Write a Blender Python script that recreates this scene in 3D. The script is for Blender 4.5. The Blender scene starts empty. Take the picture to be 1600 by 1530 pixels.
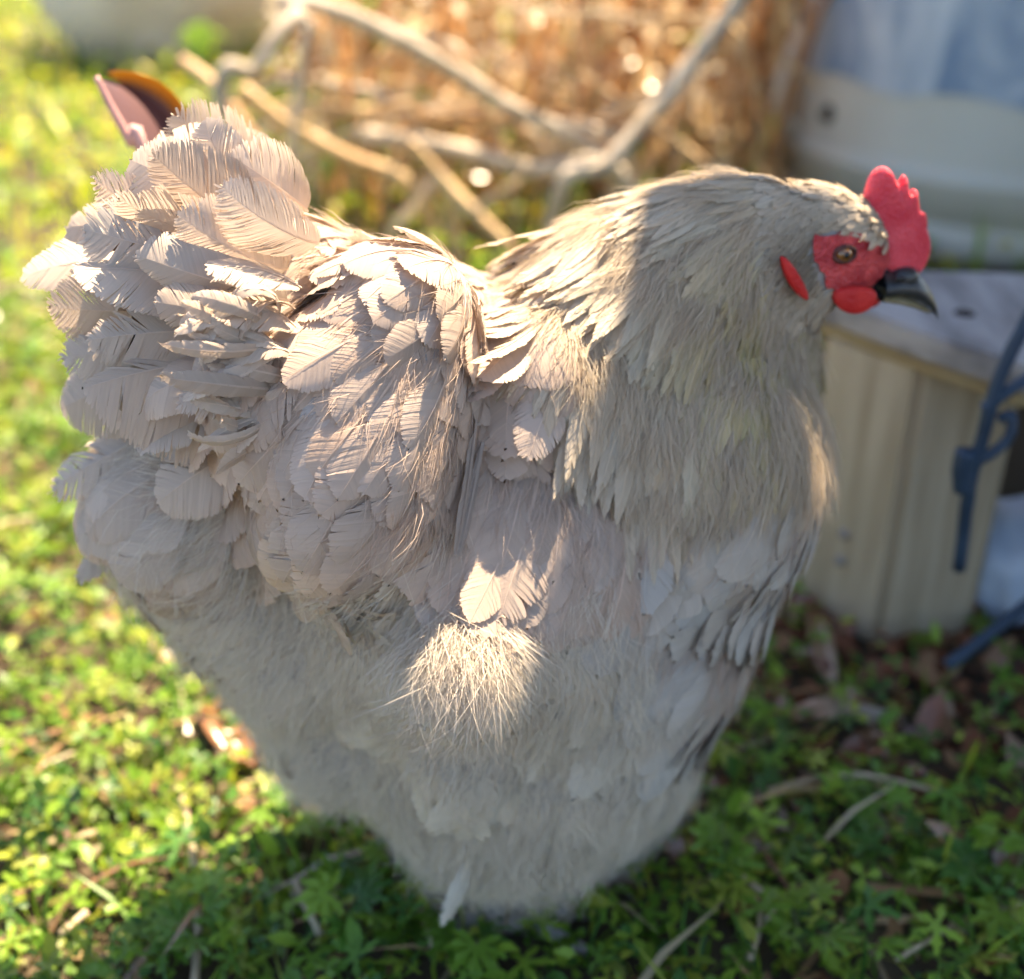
import bpy, bmesh, math, random
import numpy as np
from mathutils import Vector, Matrix
from mathutils.bvhtree import BVHTree

rng = np.random.default_rng(7)
random.seed(7)
scene = bpy.context.scene
COL = scene.collection

# ------------------------------------------------------------------ camera
PITCH = math.radians(29.0)
FPX = 1930.0                       # focal length in pixels of a 1600 px wide frame
CAM = np.array([0.0, -0.52, 0.53])
RIGHT = np.array([1.0, 0, 0]); UP = np.array([0, math.sin(PITCH), math.cos(PITCH)])
FWD = np.array([0, math.cos(PITCH), -math.sin(PITCH)])
cd = bpy.data.cameras.new('camera'); cam = bpy.data.objects.new('camera', cd); COL.objects.link(cam)
cam.location = CAM; cam.rotation_euler = (math.radians(90) - PITCH, 0, 0)
cd.sensor_width = 36; cd.lens = 36 * FPX / 1600; cd.clip_start = 0.02; cd.clip_end = 500
cd.dof.use_dof = True; cd.dof.focus_distance = 0.470; cd.dof.aperture_fstop = cd.lens / 10.0
scene.camera = cam
# ------------------------------------------------------------------ sky, sun, exposure
SUN_EL, SUN_AZ = math.radians(61), math.radians(33)      # azimuth from +Y towards +X
world = bpy.data.worlds.new('World'); scene.world = world; world.use_nodes = True
wn = world.node_tree.nodes; wl = world.node_tree.links
sky = wn.new('ShaderNodeTexSky'); sky.sky_type = 'NISHITA'; sky.sun_disc = False
sky.sun_elevation = SUN_EL; sky.sun_rotation = SUN_AZ
wl.new(sky.outputs[0], wn['Background'].inputs[0]); wn['Background'].inputs[1].default_value = 0.075
sd = bpy.data.lights.new('sun', 'SUN'); sd.energy = 5.0; sd.angle = math.radians(0.55); sd.color = (1, 0.81, 0.57)
sun = bpy.data.objects.new('sun', sd); COL.objects.link(sun)
sdir = Vector((math.sin(SUN_AZ) * math.cos(SUN_EL), math.cos(SUN_AZ) * math.cos(SUN_EL), math.sin(SUN_EL)))
sun.rotation_euler = sdir.to_track_quat('Z', 'Y').to_euler(); sun.location = (0, 0, 4)
scene.view_settings.view_transform = 'Standard'; scene.view_settings.look = 'None'
scene.view_settings.exposure = 2.25; scene.view_settings.gamma = 1
scene.render.engine = 'CYCLES'; scene.cycles.use_denoising = True
scene.cycles.max_bounces = 4; scene.cycles.diffuse_bounces = 3; scene.cycles.glossy_bounces = 2; scene.cycles.transmission_bounces = 3; scene.cycles.use_adaptive_sampling = True; scene.cycles.adaptive_threshold = .04

# ------------------------------------------------------------------ helpers
def ray(px, py):
    d = RIGHT * ((px - 800) / FPX) - UP * ((py - 765) / FPX) + FWD
    return d
def on_ground(px, py, z=0.0):
    d = ray(px, py); return CAM + d * ((z - CAM[2]) / d[2])
def at_y(px, py, y):
    d = ray(px, py); return CAM + d * ((y - CAM[1]) / d[1])
BETA = math.radians(9)
HN = np.array([-math.sin(BETA), math.cos(BETA), 0.0])        # hen's midline plane normal (away from camera)
HF = np.array([math.cos(BETA), math.sin(BETA), 0.0])         # hen's forward
def P(px, py, off=0.0):
    d = ray(px, py); return CAM + d * ((-off - HN @ CAM) / (HN @ d))
def depth(p): return (np.asarray(p) - CAM) @ FWD
def to_px(p):
    q = np.asarray(p) - CAM; z = q @ FWD
    return np.stack([800 + FPX * (q @ RIGHT) / z, 765 - FPX * (q @ UP) / z], -1)
def mm(px, p): return px * depth(p) / FPX

def mesh_from(name, V, F, mat, parent=None, col=None, smooth=True, uv=None):
    me = bpy.data.meshes.new(name)
    V = np.asarray(V, np.float32)
    if isinstance(F, np.ndarray):
        n, k = F.shape
        me.vertices.add(len(V)); me.vertices.foreach_set('co', V.ravel())
        me.loops.add(n * k); me.loops.foreach_set('vertex_index', F.astype(np.int32).ravel())
        me.polygons.add(n); me.polygons.foreach_set('loop_start', np.arange(0, n * k, k, dtype=np.int32))
        me.update(calc_edges=True); me.validate()
    else:
        me.from_pydata([tuple(v) for v in V], [], F)
    if smooth: me.polygons.foreach_set('use_smooth', [True] * len(me.polygons))
    if col is not None:
        a = me.color_attributes.new('col', 'FLOAT_COLOR', 'POINT')
        c = np.ones((len(V), 4), np.float32); c[:, :3] = col
        a.data.foreach_set('color', c.ravel())
    me.materials.append(mat)
    o = bpy.data.objects.new(name, me); COL.objects.link(o)
    if parent: o.parent = parent; o.matrix_parent_inverse = Matrix.Identity(4)
    return o
def tag(o, label, cat=None, group=None, kind=None):
    o['label'] = label
    if cat: o['category'] = cat
    if group: o['group'] = group
    if kind: o['kind'] = kind
    return o
def empty(name, loc=(0, 0, 0)):
    o = bpy.data.objects.new(name, None); COL.objects.link(o); o.location = loc; o.empty_display_size = .02; return o
class Bag:
    def __init__(s): s.V = []; s.F = []; s.C = []; s.n = 0
    def add(s, V, F, C):
        s.V.append(V); s.F.append(F + s.n); s.C.append(C); s.n += len(V)
    def build(s, name, mat, parent=None):
        return mesh_from(name, np.concatenate(s.V), np.concatenate(s.F), mat, parent, np.concatenate(s.C))

# ------------------------------------------------------------------ materials
def mat(name): 
    m = bpy.data.materials.new(name); m.use_nodes = True; nt = m.node_tree
    return m, nt, nt.nodes, nt.links, nt.nodes['Principled BSDF']
def noise_col(nt, c1, c2, scale, detail=5, coord='Object', lo=.35, hi=.65, stretch=None):
    N, L = nt.nodes, nt.links
    tc = N.new('ShaderNodeTexCoord'); src = tc.outputs[coord]
    if stretch:
        mp = N.new('ShaderNodeMapping'); mp.inputs['Scale'].default_value = stretch; L.new(src, mp.inputs[0]); src = mp.outputs[0]
    nz = N.new('ShaderNodeTexNoise'); nz.inputs['Scale'].default_value = scale; nz.inputs['Detail'].default_value = detail
    L.new(src, nz.inputs['Vector'])
    r = N.new('ShaderNodeValToRGB'); r.color_ramp.elements[0].position = lo; r.color_ramp.elements[1].position = hi
    r.color_ramp.elements[0].color = (*c1, 1); r.color_ramp.elements[1].color = (*c2, 1)
    L.new(nz.outputs['Fac'], r.inputs[0]); return r.outputs[0], nz
def simple(name, c1, c2, scale=20, rough=.7, bump=0, bscale=None, stretch=None, trans=0, spec=.3, detail=5):
    m, nt, N, L, b = mat(name)
    c, nz = noise_col(nt, c1, c2, scale, detail, stretch=stretch)
    L.new(c, b.inputs['Base Color']); b.inputs['Roughness'].default_value = rough
    b.inputs['Specular IOR Level'].default_value = spec
    if bump:
        n2 = N.new('ShaderNodeTexNoise'); n2.inputs['Scale'].default_value = bscale or scale * 3; n2.inputs['Detail'].default_value = 6
        L.new(nz.inputs['Vector'].links[0].from_socket, n2.inputs['Vector'])
        bp = N.new('ShaderNodeBump'); bp.inputs['Strength'].default_value = bump; bp.inputs['Distance'].default_value = .004
        L.new(n2.outputs['Fac'], bp.inputs['Height']); L.new(bp.outputs[0], b.inputs['Normal'])
    if trans:
        t = N.new('ShaderNodeBsdfTranslucent'); L.new(c, t.inputs[0])
        mx = N.new('ShaderNodeMixShader'); mx.inputs[0].default_value = trans
        L.new(b.outputs[0], mx.inputs[1]); L.new(t.outputs[0], mx.inputs[2]); L.new(mx.outputs[0], N['Material Output'].inputs[0])
    return m
def attr_mat(name, rough=.6, trans=.3, spec=.2, var=.0, warm=None):
    """colour comes from the 'col' attribute (the thing's own colour), with a little per-object variation"""
    m, nt, N, L, b = mat(name)
    a = N.new('ShaderNodeAttribute'); a.attribute_name = 'col'; c = a.outputs['Color']
    if var:
        oi = N.new('ShaderNodeObjectInfo'); mr = N.new('ShaderNodeMapRange')
        mr.inputs['To Min'].default_value = 1 - var; mr.inputs['To Max'].default_value = 1 + var
        L.new(oi.outputs['Random'], mr.inputs['Value'])
        mu = N.new('ShaderNodeVectorMath'); mu.operation = 'SCALE'; L.new(c, mu.inputs[0]); L.new(mr.outputs[0], mu.inputs['Scale']); c = mu.outputs[0]
    L.new(c, b.inputs['Base Color']); b.inputs['Roughness'].default_value = rough; b.inputs['Specular IOR Level'].default_value = spec
    t = N.new('ShaderNodeBsdfTranslucent'); L.new(c, t.inputs[0])
    if warm:
        mc = N.new('ShaderNodeMix'); mc.data_type = 'RGBA'; mc.blend_type = 'MULTIPLY'; mc.inputs[0].default_value = 1
        L.new(c, mc.inputs[6]); mc.inputs[7].default_value = (*warm, 1); L.new(mc.outputs[2], t.inputs[0])
    mx = N.new('ShaderNodeMixShader'); mx.inputs[0].default_value = trans
    L.new(b.outputs[0], mx.inputs[1]); L.new(t.outputs[0], mx.inputs[2]); L.new(mx.outputs[0], N['Material Output'].inputs[0])
    return m
M_feather = attr_mat('feather', .62, .28, .22, .07)
M_fluff = attr_mat('fluff', .8, .35, .1)
M_leaf = attr_mat('leaf', .42, .42, .4, 0, (1.25, 1.15, .45))
M_drystuff = attr_mat('dry_leaf', .25, .35, .6)
M_skin = simple('under_down', (.33, .30, .28), (.42, .38, .36), 60, .9)

def attr_red(name, c1, c2, scale, bump, sss=.25):
    m, nt, N, L, b = mat(name)
    c, nz = noise_col(nt, c1, c2, scale, 4)
    L.new(c, b.inputs['Base Color']); b.inputs['Roughness'].default_value = .55; b.inputs['Specular IOR Level'].default_value = .3
    b.inputs['Subsurface Weight'].default_value = sss; b.inputs['Subsurface Radius'].default_value = (.006, .0015, .001)
    b.inputs['Subsurface Scale'].default_value = .6
    v = N.new('ShaderNodeTexVoronoi'); v.inputs['Scale'].default_value = 550
    L.new(nz.inputs['Vector'].links[0].from_socket, v.inputs['Vector'])
    bp = N.new('ShaderNodeBump'); bp.inputs['Strength'].default_value = bump; bp.inputs['Distance'].default_value = .0018; bp.invert = True
    L.new(v.outputs['Distance'], bp.inputs['Height']); L.new(bp.outputs[0], b.inputs['Normal'])
    return m
M_comb = attr_red('comb_red', (.66, .04, .065), (.85, .12, .15), 45, .45, .4)
M_face = attr_red('face_red', (.42, .035, .045), (.74, .10, .10), 110, .7)
M_wattle = attr_red('wattle_red', (.52, .02, .02), (.62, .035, .03), 90, .3)

# ------------------------------------------------------------------ ground
M_ground = simple('soil', (.045, .03, .018), (.10, .075, .045), 14, .95, .6, 90)
g = 300.0
mesh_o = mesh_from('ground', [(-g, -g, 0), (g, -g, 0), (g, g, 0), (-g, g, 0)], [(0, 1, 2, 3)], M_ground)
tag(mesh_o, 'brown soil of the yard under the weeds', None, None, 'structure')

def lathe(profile, n=64):
    V = []; F = []
    for r, z in profile:
        for i in range(n):
            a = 2 * math.pi * i / n; V.append((r * math.cos(a), r * math.sin(a), z))
    for j in range(len(profile) - 1):
        for i in range(n):
            F.append((j * n + i, j * n + (i + 1) % n, (j + 1) * n + (i + 1) % n, (j + 1) * n + i))
    return V, F
def tube(pts, radii, n=10, wob=0, seed=0):
    r_ = np.random.default_rng(seed)
    pts = np.asarray(pts, float)
    # resample with Catmull-Rom
    out = []; rad = []
    k = len(pts); seg = 6
    pp = np.vstack([2 * pts[0] - pts[1], pts, 2 * pts[-1] - pts[-2]])
    for i in range(k - 1):
        for s in range(seg + (1 if i == k - 2 else 0)):
            t = s / seg; a, b, c, d = pp[i:i + 4]
            out.append(.5 * ((2 * b) + (-a + c) * t + (2 * a - 5 * b + 4 * c - d) * t * t + (-a + 3 * b - 3 * c + d) * t ** 3))
            rad.append(radii[i] * (1 - t) + radii[i + 1] * t)
    out = np.array(out); V = []; F = []
    ref = np.array([.31, .17, .93])
    for i, p in enumerate(out):
        T = out[min(i + 1, len(out) - 1)] - out[max(i - 1, 0)]; T /= np.linalg.norm(T) + 1e-9
        A = np.cross(T, ref); A /= np.linalg.norm(A) + 1e-9; B = np.cross(T, A)
        for q in range(n):
            a = 2 * math.pi * q / n
            V.append(p + (A * math.cos(a) + B * math.sin(a)) * rad[i] * (1 + wob * r_.normal()))
    m = len(out)
    for i in range(m - 1):
        for q in range(n):
            F.append((i * n + q, i * n + (q + 1) % n, (i + 1) * n + (q + 1) % n, (i + 1) * n + q))
    F.append(tuple(range(n))[::-1]); F.append(tuple(range((m - 1) * n, m * n)))
    return V, F
def box_mesh(name, cx, cy, cz, sx, sy, sz, m, parent=None, rot=None, bev=.003):
    bm = bmesh.new(); bmesh.ops.create_cube(bm, size=1)
    for v in bm.verts: v.co = Vector((v.co.x * sx, v.co.y * sy, v.co.z * sz))
    bmesh.ops.bevel(bm, geom=list(bm.edges), offset=bev, segments=2, affect='EDGES')
    me = bpy.data.meshes.new(name); bm.to_mesh(me); bm.free(); me.materials.append(m)
    o = bpy.data.objects.new(name, me); COL.objects.link(o); o.location = (cx, cy, cz)
    if rot: o.rotation_euler = rot
    if parent: o.parent = parent
    return o

# ------------------------------------------------------------------ plastic tub behind, right
M_tub = simple('tub_plastic', (.50, .48, .41), (.58, .56, .49), 5, .45, .05, 30)
M_print, nt, N_, L_, b_ = mat('tub_print')
c_, nz_ = noise_col(nt, (.16, .24, .36), (.50, .55, .60), 7, 5, lo=.38, hi=.62, stretch=(1, 1, .55)); nz_.inputs['Distortion'].default_value = 1.6
L_.new(c_, b_.inputs['Base Color']); b_.inputs['Roughness'].default_value = .5
TUB_R = .33
tb = on_ground(1690, 432); tub_c = (tb[0], tb[1] + TUB_R * .98, 0)
tub = empty('plastic_tub', tub_c); tag(tub, 'large pale grey plastic tub with blue printed band standing on grass', 'tub')
zl = at_y(1600, 172, tub_c[1] - TUB_R)[2]; zr = at_y(1600, 300, tub_c[1] - TUB_R)[2]; zq = at_y(1600, 372, tub_c[1] - TUB_R)[2]
prof = [(.0, .004), (TUB_R * .97, .004), (TUB_R, .012), (TUB_R, zq - .008), (TUB_R - .008, zq - .004), (TUB_R - .008, zq + .004), (TUB_R, zq + .008),
        (TUB_R + .002, zr - .012), (TUB_R + .006, zr - .006), (TUB_R + .006, zr), (TUB_R - .004, zr + .008), (TUB_R - .006, zr + .02),
        (TUB_R - .006, .62), (TUB_R - .005, .63), (TUB_R - .005, .65), (TUB_R - .03, .655), (TUB_R - .04, .60), (TUB_R - .05, .05), (0, .04)]
V, F = lathe(prof, 72); mesh_from('tub_body', V, F, M_tub, tub)
V = []; F = []
R2 = TUB_R - .003
for j, z in enumerate(np.linspace(zl, .56, 8)):
    for i in range(49):
        a = math.radians(165 + i * (220 / 48)); zz = z + (.006 * math.sin(i * .9) if j == 0 else 0)
        V.append((R2 * math.cos(a), R2 * math.sin(a), zz))
for j in range(7):
    for i in range(48): F.append((j * 49 + i, j * 49 + i + 1, (j + 1) * 49 + i + 1, (j + 1) * 49 + i))
o = mesh_from('printed_band', V, F, M_print, tub); o['label'] = 'blue and white smeared print around the tub'
M_cream = simple('handle_plastic', (.62, .55, .44), (.72, .66, .54), 12, .5)
hl = np.array([-TUB_R + .012, -.03, 0])
V, F = tube([hl + (.012, 0, zr + .16), hl + (-.015, -.01, zr + .135), hl + (-.035, -.02, zr + .08), hl + (-.035, -.02, zr + .04), hl + (-.01, -.01, zr + .012)], [.011] * 5, 12)
mesh_from('handle', V, F, M_cream, tub)
M_dark = simple('dark_hole', (.015, .012, .01), (.03, .02, .02), 30, .8)
hp = at_y(1297, 215, tub_c[1] - TUB_R * .45) - np.array(tub_c)
a = math.atan2(hp[1], hp[0]); 
V, F = lathe([(0, .004), (.010, .004), (.013, 0), (.013, -.006)], 20)
o = mesh_from('drain_plug', V, F, M_dark, tub)
aa = math.radians(202); o.location = ((TUB_R - .005) * math.cos(aa), (TUB_R - .005) * math.sin(aa), zr + .05); o.rotation_euler = (0, math.radians(90), aa)

# ------------------------------------------------------------------ wooden block stand, right
M_wood = simple('weathered_wood', (.30, .24, .16), (.43, .36, .26), 14, .85, .18, 60, stretch=(6, 6, .4), detail=8)
M_woodtop = simple('grey_wood', (.17, .155, .15), (.34, .315, .30), 12, .8, .4, 40, stretch=(4, 1, 4))
M_shade_panel = simple('under_top_shade', (.05, .035, .025), (.09, .065, .045), 10, .9, .4)  # near-black tone painted for the shade beneath the stand's top
M_ochre = simple('ochre_edge', (.24, .17, .08), (.32, .24, .12), 30, .8)
fr = on_ground(1435, 1010); ztop = at_y(1440, 560, fr[1])[2]
RR = .062; SC = np.array([fr[0] - .012, fr[1] + RR])
stand = empty('wooden_stand', (SC[0], SC[1], 0)); tag(stand, 'weathered wooden stand with boarded post under a grey plank top', 'stand')
NB = 6
for k in range(NB):
    a0 = math.radians(-78 + 60 * k); w = 2 * RR * .985 * math.tan(math.radians(30))
    b = box_mesh('board', RR * .92 * math.cos(a0), RR * .92 * math.sin(a0), .004 + (ztop - .006) / 2, .014, w - .0015, ztop - .006 - random.uniform(0, .004), M_wood, stand, (0, 0, a0), .0025)
    for z in ((.060, .082) if k == 5 else (.17,) if k == 1 else ()):
        V, F = lathe([(0, .002), (.0035, .0018), (.0042, 0), (.0042, -.003)], 14)
        s_ = mesh_from('screw', V, F, M_woodtop, b); s_.location = (.0075, 0, z - ztop / 2); s_.rotation_euler = (0, math.radians(90), 0)
def slab(name, px, z0, z1, m, parent, grow=0.0):
    pts = [on_ground(x, y, ztop)[:2] - SC for x, y in px]; c = np.mean(pts, 0); pts = [c + (q - c) * (1 + grow) for q in pts]; n = len(pts)
    V = [(*q, z0) for q in pts] + [(*q, z1) for q in pts]
    F = [tuple(range(n)), tuple(range(n, 2 * n))[::-1]] + [(i, n + i, n + (i + 1) % n, (i + 1) % n) for i in range(n)]
    bm = bmesh.new(); vs = [bm.verts.new(v) for v in V]
    for f in F: bm.faces.new([vs[i] for i in f])
    bmesh.ops.recalc_face_normals(bm, faces=bm.faces); bmesh.ops.bevel(bm, geom=list(bm.edges), offset=.002, segments=2, affect='EDGES')
    me = bpy.data.meshes.new(name); bm.to_mesh(me); bm.free(); me.materials.append(m)
    o = bpy.data.objects.new(name, me); COL.objects.link(o); o.parent = parent; return o
TOPP = [(1225, 500), (1300, 520), (1440, 575), (1600, 630), (1820, 665), (1800, 480), (1500, 470), (1230, 465)]
slab('edge_strip', TOPP, ztop - .004, ztop + .004, M_ochre, stand, -.012)
tp = slab('top_board', TOPP, ztop + .0045, ztop + .022, M_woodtop, stand)
V, F = lathe([(0, .0005), (.006, .0005), (.008, -.002)], 16); kn = mesh_from('knot', V, F, M_dark, tp); kp = on_ground(1507, 490, ztop + .022); kn.location = (kp[0] - SC[0], kp[1] - SC[1], ztop + .0225)
p2 = on_ground(1900, 600, ztop)
box_mesh('post', p2[0] - SC[0], p2[1] - SC[1] + .04, ztop / 2, .06, .06, ztop - .006, M_wood, stand)
box_mesh('shade_panel', .20, .12, ztop * .5 - .002, .20, .014, ztop - .02, M_shade_panel, stand)  # added dark panel standing in for the shade under the top board

# ------------------------------------------------------------------ dark blue rod, pale blue bag, right edge
M_blue = simple('blue_rod', (.016, .03, .055), (.035, .06, .10), 25, .45, .2)
ry = SC[1] - .135
rod = empty('blue_metal_rod', at_y(1500, 1030, ry)); tag(rod, 'dark blue bent metal rod leaning beside wooden stand', 'rod')
def rodpart(name, pts, r, parent):
    V, F = tube([at_y(x, y, ry + dy) - np.array(rod.location) for x, y, dy in pts], [r] * len(pts), 10, .03); return mesh_from(name, V, F, M_blue, parent)
bar = rodpart('upright_bar', [(1640, 440, 0), (1600, 510, 0), (1562, 590, 0), (1536, 680, 0), (1515, 760, 0), (1498, 890, 0)], .0042, rod)
rodpart('branch_bar', [(1536, 640, 0), (1570, 615, .0), (1640, 570, .01)], .0036, bar)
rodpart('hook', [(1518, 725, 0), (1555, 705, -.004), (1578, 680, -.004), (1580, 650, -.002), (1560, 655, 0)], .0034, bar)
rodpart('clamp', [(1510, 705, -.003), (1504, 735, -.003), (1506, 765, -.003)], .0065, bar)
rodpart('ground_bar', [(1480, 1040, .0), (1560, 980, .01), (1650, 910, .02)], .0042, rod)
rodpart('rear_bar', [(1650, 910, .02), (1690, 600, .02), (1640, 440, 0)], .004, rod)
M_bag = simple('pale_plastic', (.34, .42, .55), (.55, .60, .68), 18, .35, .6, 25)
bm = bmesh.new(); bmesh.ops.create_icosphere(bm, subdivisions=4, radius=1)
r_ = np.random.default_rng(3); dirs = r_.normal(size=(26, 3))
for v in bm.verts:
    n = np.array(v.co); s_ = 1 + .10 * sum(abs(math.sin(3.0 * (n @ d) + i)) for i, d in enumerate(dirs[:6])) / 2 - .2
    v.co = Vector((n[0] * .055 * s_, n[1] * .05 * s_, max(n[2] * .05 * s_, -.03)))
me = bpy.data.meshes.new('plastic_bag'); bm.to_mesh(me); bm.free(); me.materials.append(M_bag)
for p in me.polygons: p.use_smooth = True
bag = bpy.data.objects.new('plastic_bag', me); COL.objects.link(bag); q = on_ground(1590, 960); bag.location = (q[0], q[1] + .02, .034)
tag(bag, 'crumpled pale blue plastic bag on soil at the right edge', 'bag')

# ------------------------------------------------------------------ open shelter behind right (unseen, added to shade the breast and the right-hand ground)
M_post = simple('brown_timber', (.16, .075, .035), (.28, .15, .075), 10, .8, .4, 50, stretch=(5, 5, .6))
M_roof = simple('sunshade_sheet', (.30, .30, .29), (.42, .41, .40), 4, .5)
RZ = 1.1
fp = at_y(1222, 200, 2.05); fpo = box_mesh('fence_post', fp[0], 2.05, .6, .07, .07, 1.2, M_post); tag(fpo, 'brown timber fence post just left of the plastic tub', 'post')
sh = empty('added_sunshade', (1.4, .4, 0)); tag(sh, 'added unseen timber shelter with grey board roof to the right of the hen', 'sunshade')
L0 = np.array(sh.location)
for x, y in ((1.0, -.2), (1.15, 1.3), (2.1, -.2), (2.1, 1.3)):
    box_mesh('post', x - L0[0], y - L0[1], RZ / 2, .06, .06, RZ, M_post, sh)
def roof(x0, x1, y0, y1, z):
    n = int((y1 - y0) / .14) + 1; w = (y1 - y0) / n
    for k in range(n): box_mesh('sunshade_board', (x0 + x1) / 2 - L0[0], y0 + w * (k + .5) - L0[1], z, x1 - x0, w - .0004, .016, M_roof, sh)
roof(.285, 2.2, -.45, .366, RZ + .04)  # stepped edge shapes the shadow: breast dark, head and comb lit
roof(.455, 2.2, .3665, .386, RZ + .04)
roof(.372, 2.2, .3865, 1.45, RZ + .04)
for x in (.75, 1.4, 2.1): box_mesh('sunshade_beam', x - L0[0], .5 - L0[1], RZ - .002, .05, 1.85, .06, M_post, sh)

# ------------------------------------------------------------------ boulder upper left
M_rock = simple('pale_stone', (.58, .51, .43), (.74, .66, .56), 6, .85, .4, 25)
q = on_ground(250, 108); bm = bmesh.new(); bmesh.ops.create_icosphere(bm, subdivisions=5, radius=1)
rad = mm(205, q)
for v in bm.verts:
    n = np.array(v.co); s_ = 1 + .05 * math.sin(2.1 * n[0] + 1.3 * n[1] + .5) + .04 * math.sin(4 * n[2] + 3 * n[0]) + .02 * math.sin(9 * n[1] + 7 * n[0])
    v.co = Vector((n[0] * s_ * rad, n[1] * s_ * rad * .8, n[2] * s_ * rad * .85))
me = bpy.data.meshes.new('boulder'); bm.to_mesh(me); bm.free(); me.materials.append(M_rock)
for p in me.polygons: p.use_smooth = True
rock = bpy.data.objects.new('boulder', me); COL.objects.link(rock); rock.location = (q[0], q[1] + rad * .35, rad * .68)
tag(rock, 'large smooth pale grey rounded boulder on the sunny grass', 'boulder')

# ------------------------------------------------------------------ HEN
hen = empty('hen', (0, 0, 0)); tag(hen, 'fluffy lavender grey hen with red comb standing side-on in the weeds', 'hen')
SHR = 24                                            # plumage thickness in px
blobs = [  # px, py, r px, off, lateral scale
    (765, 860, 362, 0, .98), (600, 655, 290, 0, .95), (1015, 725, 296, 0, .95), (900, 640, 260, 0, .95),
    (800, 1080, 300, 0, 1.0), (890, 1100, 240, 0, 1.0), (930, 1200, 155, 0, 1), (740, 1270, 140, 0, 1), (930, 950, 275, 0, 1), (430, 560, 190, 0, .9), (350, 785, 208, 0, 1.0), (420, 880, 200, 0, 1.0), (500, 955, 205, 0, 1.05), (565, 1080, 190, 0, 1.05),
    (640, 1040, 210, 0, 1.1), (330, 430, 120, 0, .8), (480, 485, 165, 0, .85), (550, 520, 165, 0, .9),
    (985, 520, 220, 0, .85), (1080, 440, 180, 0, .78), (1165, 395, 140, 0, .72), (1120, 600, 178, 0, .8), (1180, 560, 120, 0, .75), (1225, 420, 125, 0, .62),
    (1275, 372, 98, 0, .60), (1315, 385, 88, 0, .55), (1345, 410, 62, 0, .55),
]
wing = [(640, 490, 125, .046), (600, 570, 165, .050), (575, 665, 175, .060), (560, 770, 165, .070), (555, 850, 115, .072), (470, 610, 120, .055), (485, 770, 115, .056)]
thigh = [(722, 1030, 116, .096), (730, 1150, 120, .070), (900, 1080, 160, .05), (850, 580, 130, .032), (1130, 880, 120, .03)]
bm = bmesh.new()
def add_blob(px, py, r, off, lat=1.0):
    c = P(px, py, off); rr = mm(r - (SHR if r > 150 else 16 if r > 100 else 7), c)
    mtx = Matrix.Translation(Vector(c)) @ Matrix.Rotation(BETA, 4, 'Z') @ Matrix.Diagonal((rr, rr * lat, rr, 1))
    bmesh.ops.create_icosphere(bm, subdivisions=3, radius=1, matrix=mtx)
for a in blobs: add_blob(*a)
for (px, py, r, off) in wing + thigh:
    add_blob(px, py, r, off)
    c = P(px, py, off); rr = mm(r - SHR, c); c2 = c + HN * (2 * off) - np.array([0, 0, .035]); rr *= .8
    bmesh.ops.create_icosphere(bm, subdivisions=3, radius=1, matrix=Matrix.Translation(Vector(c2)) @ Matrix.Scale(rr, 4))
me = bpy.data.meshes.new('tmp'); bm.to_mesh(me); bm.free()
tmp = bpy.data.objects.new('tmp', me); COL.objects.link(tmp)
md = tmp.modifiers.new('r', 'REMESH'); md.mode = 'VOXEL'; md.voxel_size = .0045
ms = tmp.modifiers.new('s', 'SMOOTH'); ms.factor = .5; ms.iterations = 26
dg = bpy.context.evaluated_depsgraph_get(); bme = bpy.data.meshes.new_from_object(tmp.evaluated_get(dg))
bpy.data.objects.remove(tmp); bme.name = 'body'
bme.materials.clear(); bme.materials.append(M_skin)
for p in bme.polygons: p.use_smooth = True
body = bpy.data.objects.new('body', bme); COL.objects.link(body); body.parent = hen
nv = len(bme.vertices); BV = np.empty(nv * 3, np.float32); bme.vertices.foreach_get('co', BV); BV = BV.reshape(-1, 3).astype(float)
bme.calc_loop_triangles(); nt_ = len(bme.loop_triangles); BT = np.empty(nt_ * 3, np.int32); bme.loop_triangles.foreach_get('vertices', BT); BT = BT.reshape(-1, 3)
bvh = BVHTree.FromPolygons([tuple(v) for v in BV], [tuple(t) for t in BT])
VN = np.empty(nv * 3, np.float32); bme.vertices.foreach_get('normal', VN); VN = VN.reshape(-1, 3).astype(float)
tri = BV[BT]; area = np.linalg.norm(np.cross(tri[:, 1] - tri[:, 0], tri[:, 2] - tri[:, 0]), axis=1) / 2

def inpoly(pt, poly):
    x, y = pt[:, 0], pt[:, 1]; r = np.zeros(len(pt), bool); n = len(poly)
    for i in range(n):
        x1, y1 = poly[i]; x2, y2 = poly[(i + 1) % n]
        c = ((y1 > y) != (y2 > y)) & (x < (x2 - x1) * (y - y1) / (y2 - y1 + 1e-9) + x1); r ^= c
    return r
TPX = to_px(np.where(((tri.mean(1) @ HN) > 0)[:, None], tri.mean(1) - HN * (2 * (tri.mean(1) @ HN))[:, None], tri.mean(1)))
def sample(n, poly=None):
    """random points on the body, their smooth normals, and the px of their near-side mirror image"""
    wt = area * (inpoly(TPX, [(np.mean([a[0] for a in poly]) + (x - np.mean([a[0] for a in poly])) * 1.15, np.mean([a[1] for a in poly]) + (y - np.mean([a[1] for a in poly])) * 1.15) for x, y in poly]) if poly is not None else 1.0); ti = rng.choice(len(BT), n, p=wt / wt.sum()); u = rng.random((n, 2)); f = u.sum(1) > 1; u[f] = 1 - u[f]
    w = np.stack([1 - u.sum(1), u[:, 0], u[:, 1]], 1)
    p = (BV[BT[ti]] * w[:, :, None]).sum(1); nrm = (VN[BT[ti]] * w[:, :, None]).sum(1); nrm /= np.linalg.norm(nrm, axis=1)[:, None]
    s = p @ HN; far = s > 0
    pm = p - HN * (2 * np.where(far, s, 0))[:, None]
    return p, nrm, far, to_px(pm)
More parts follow.
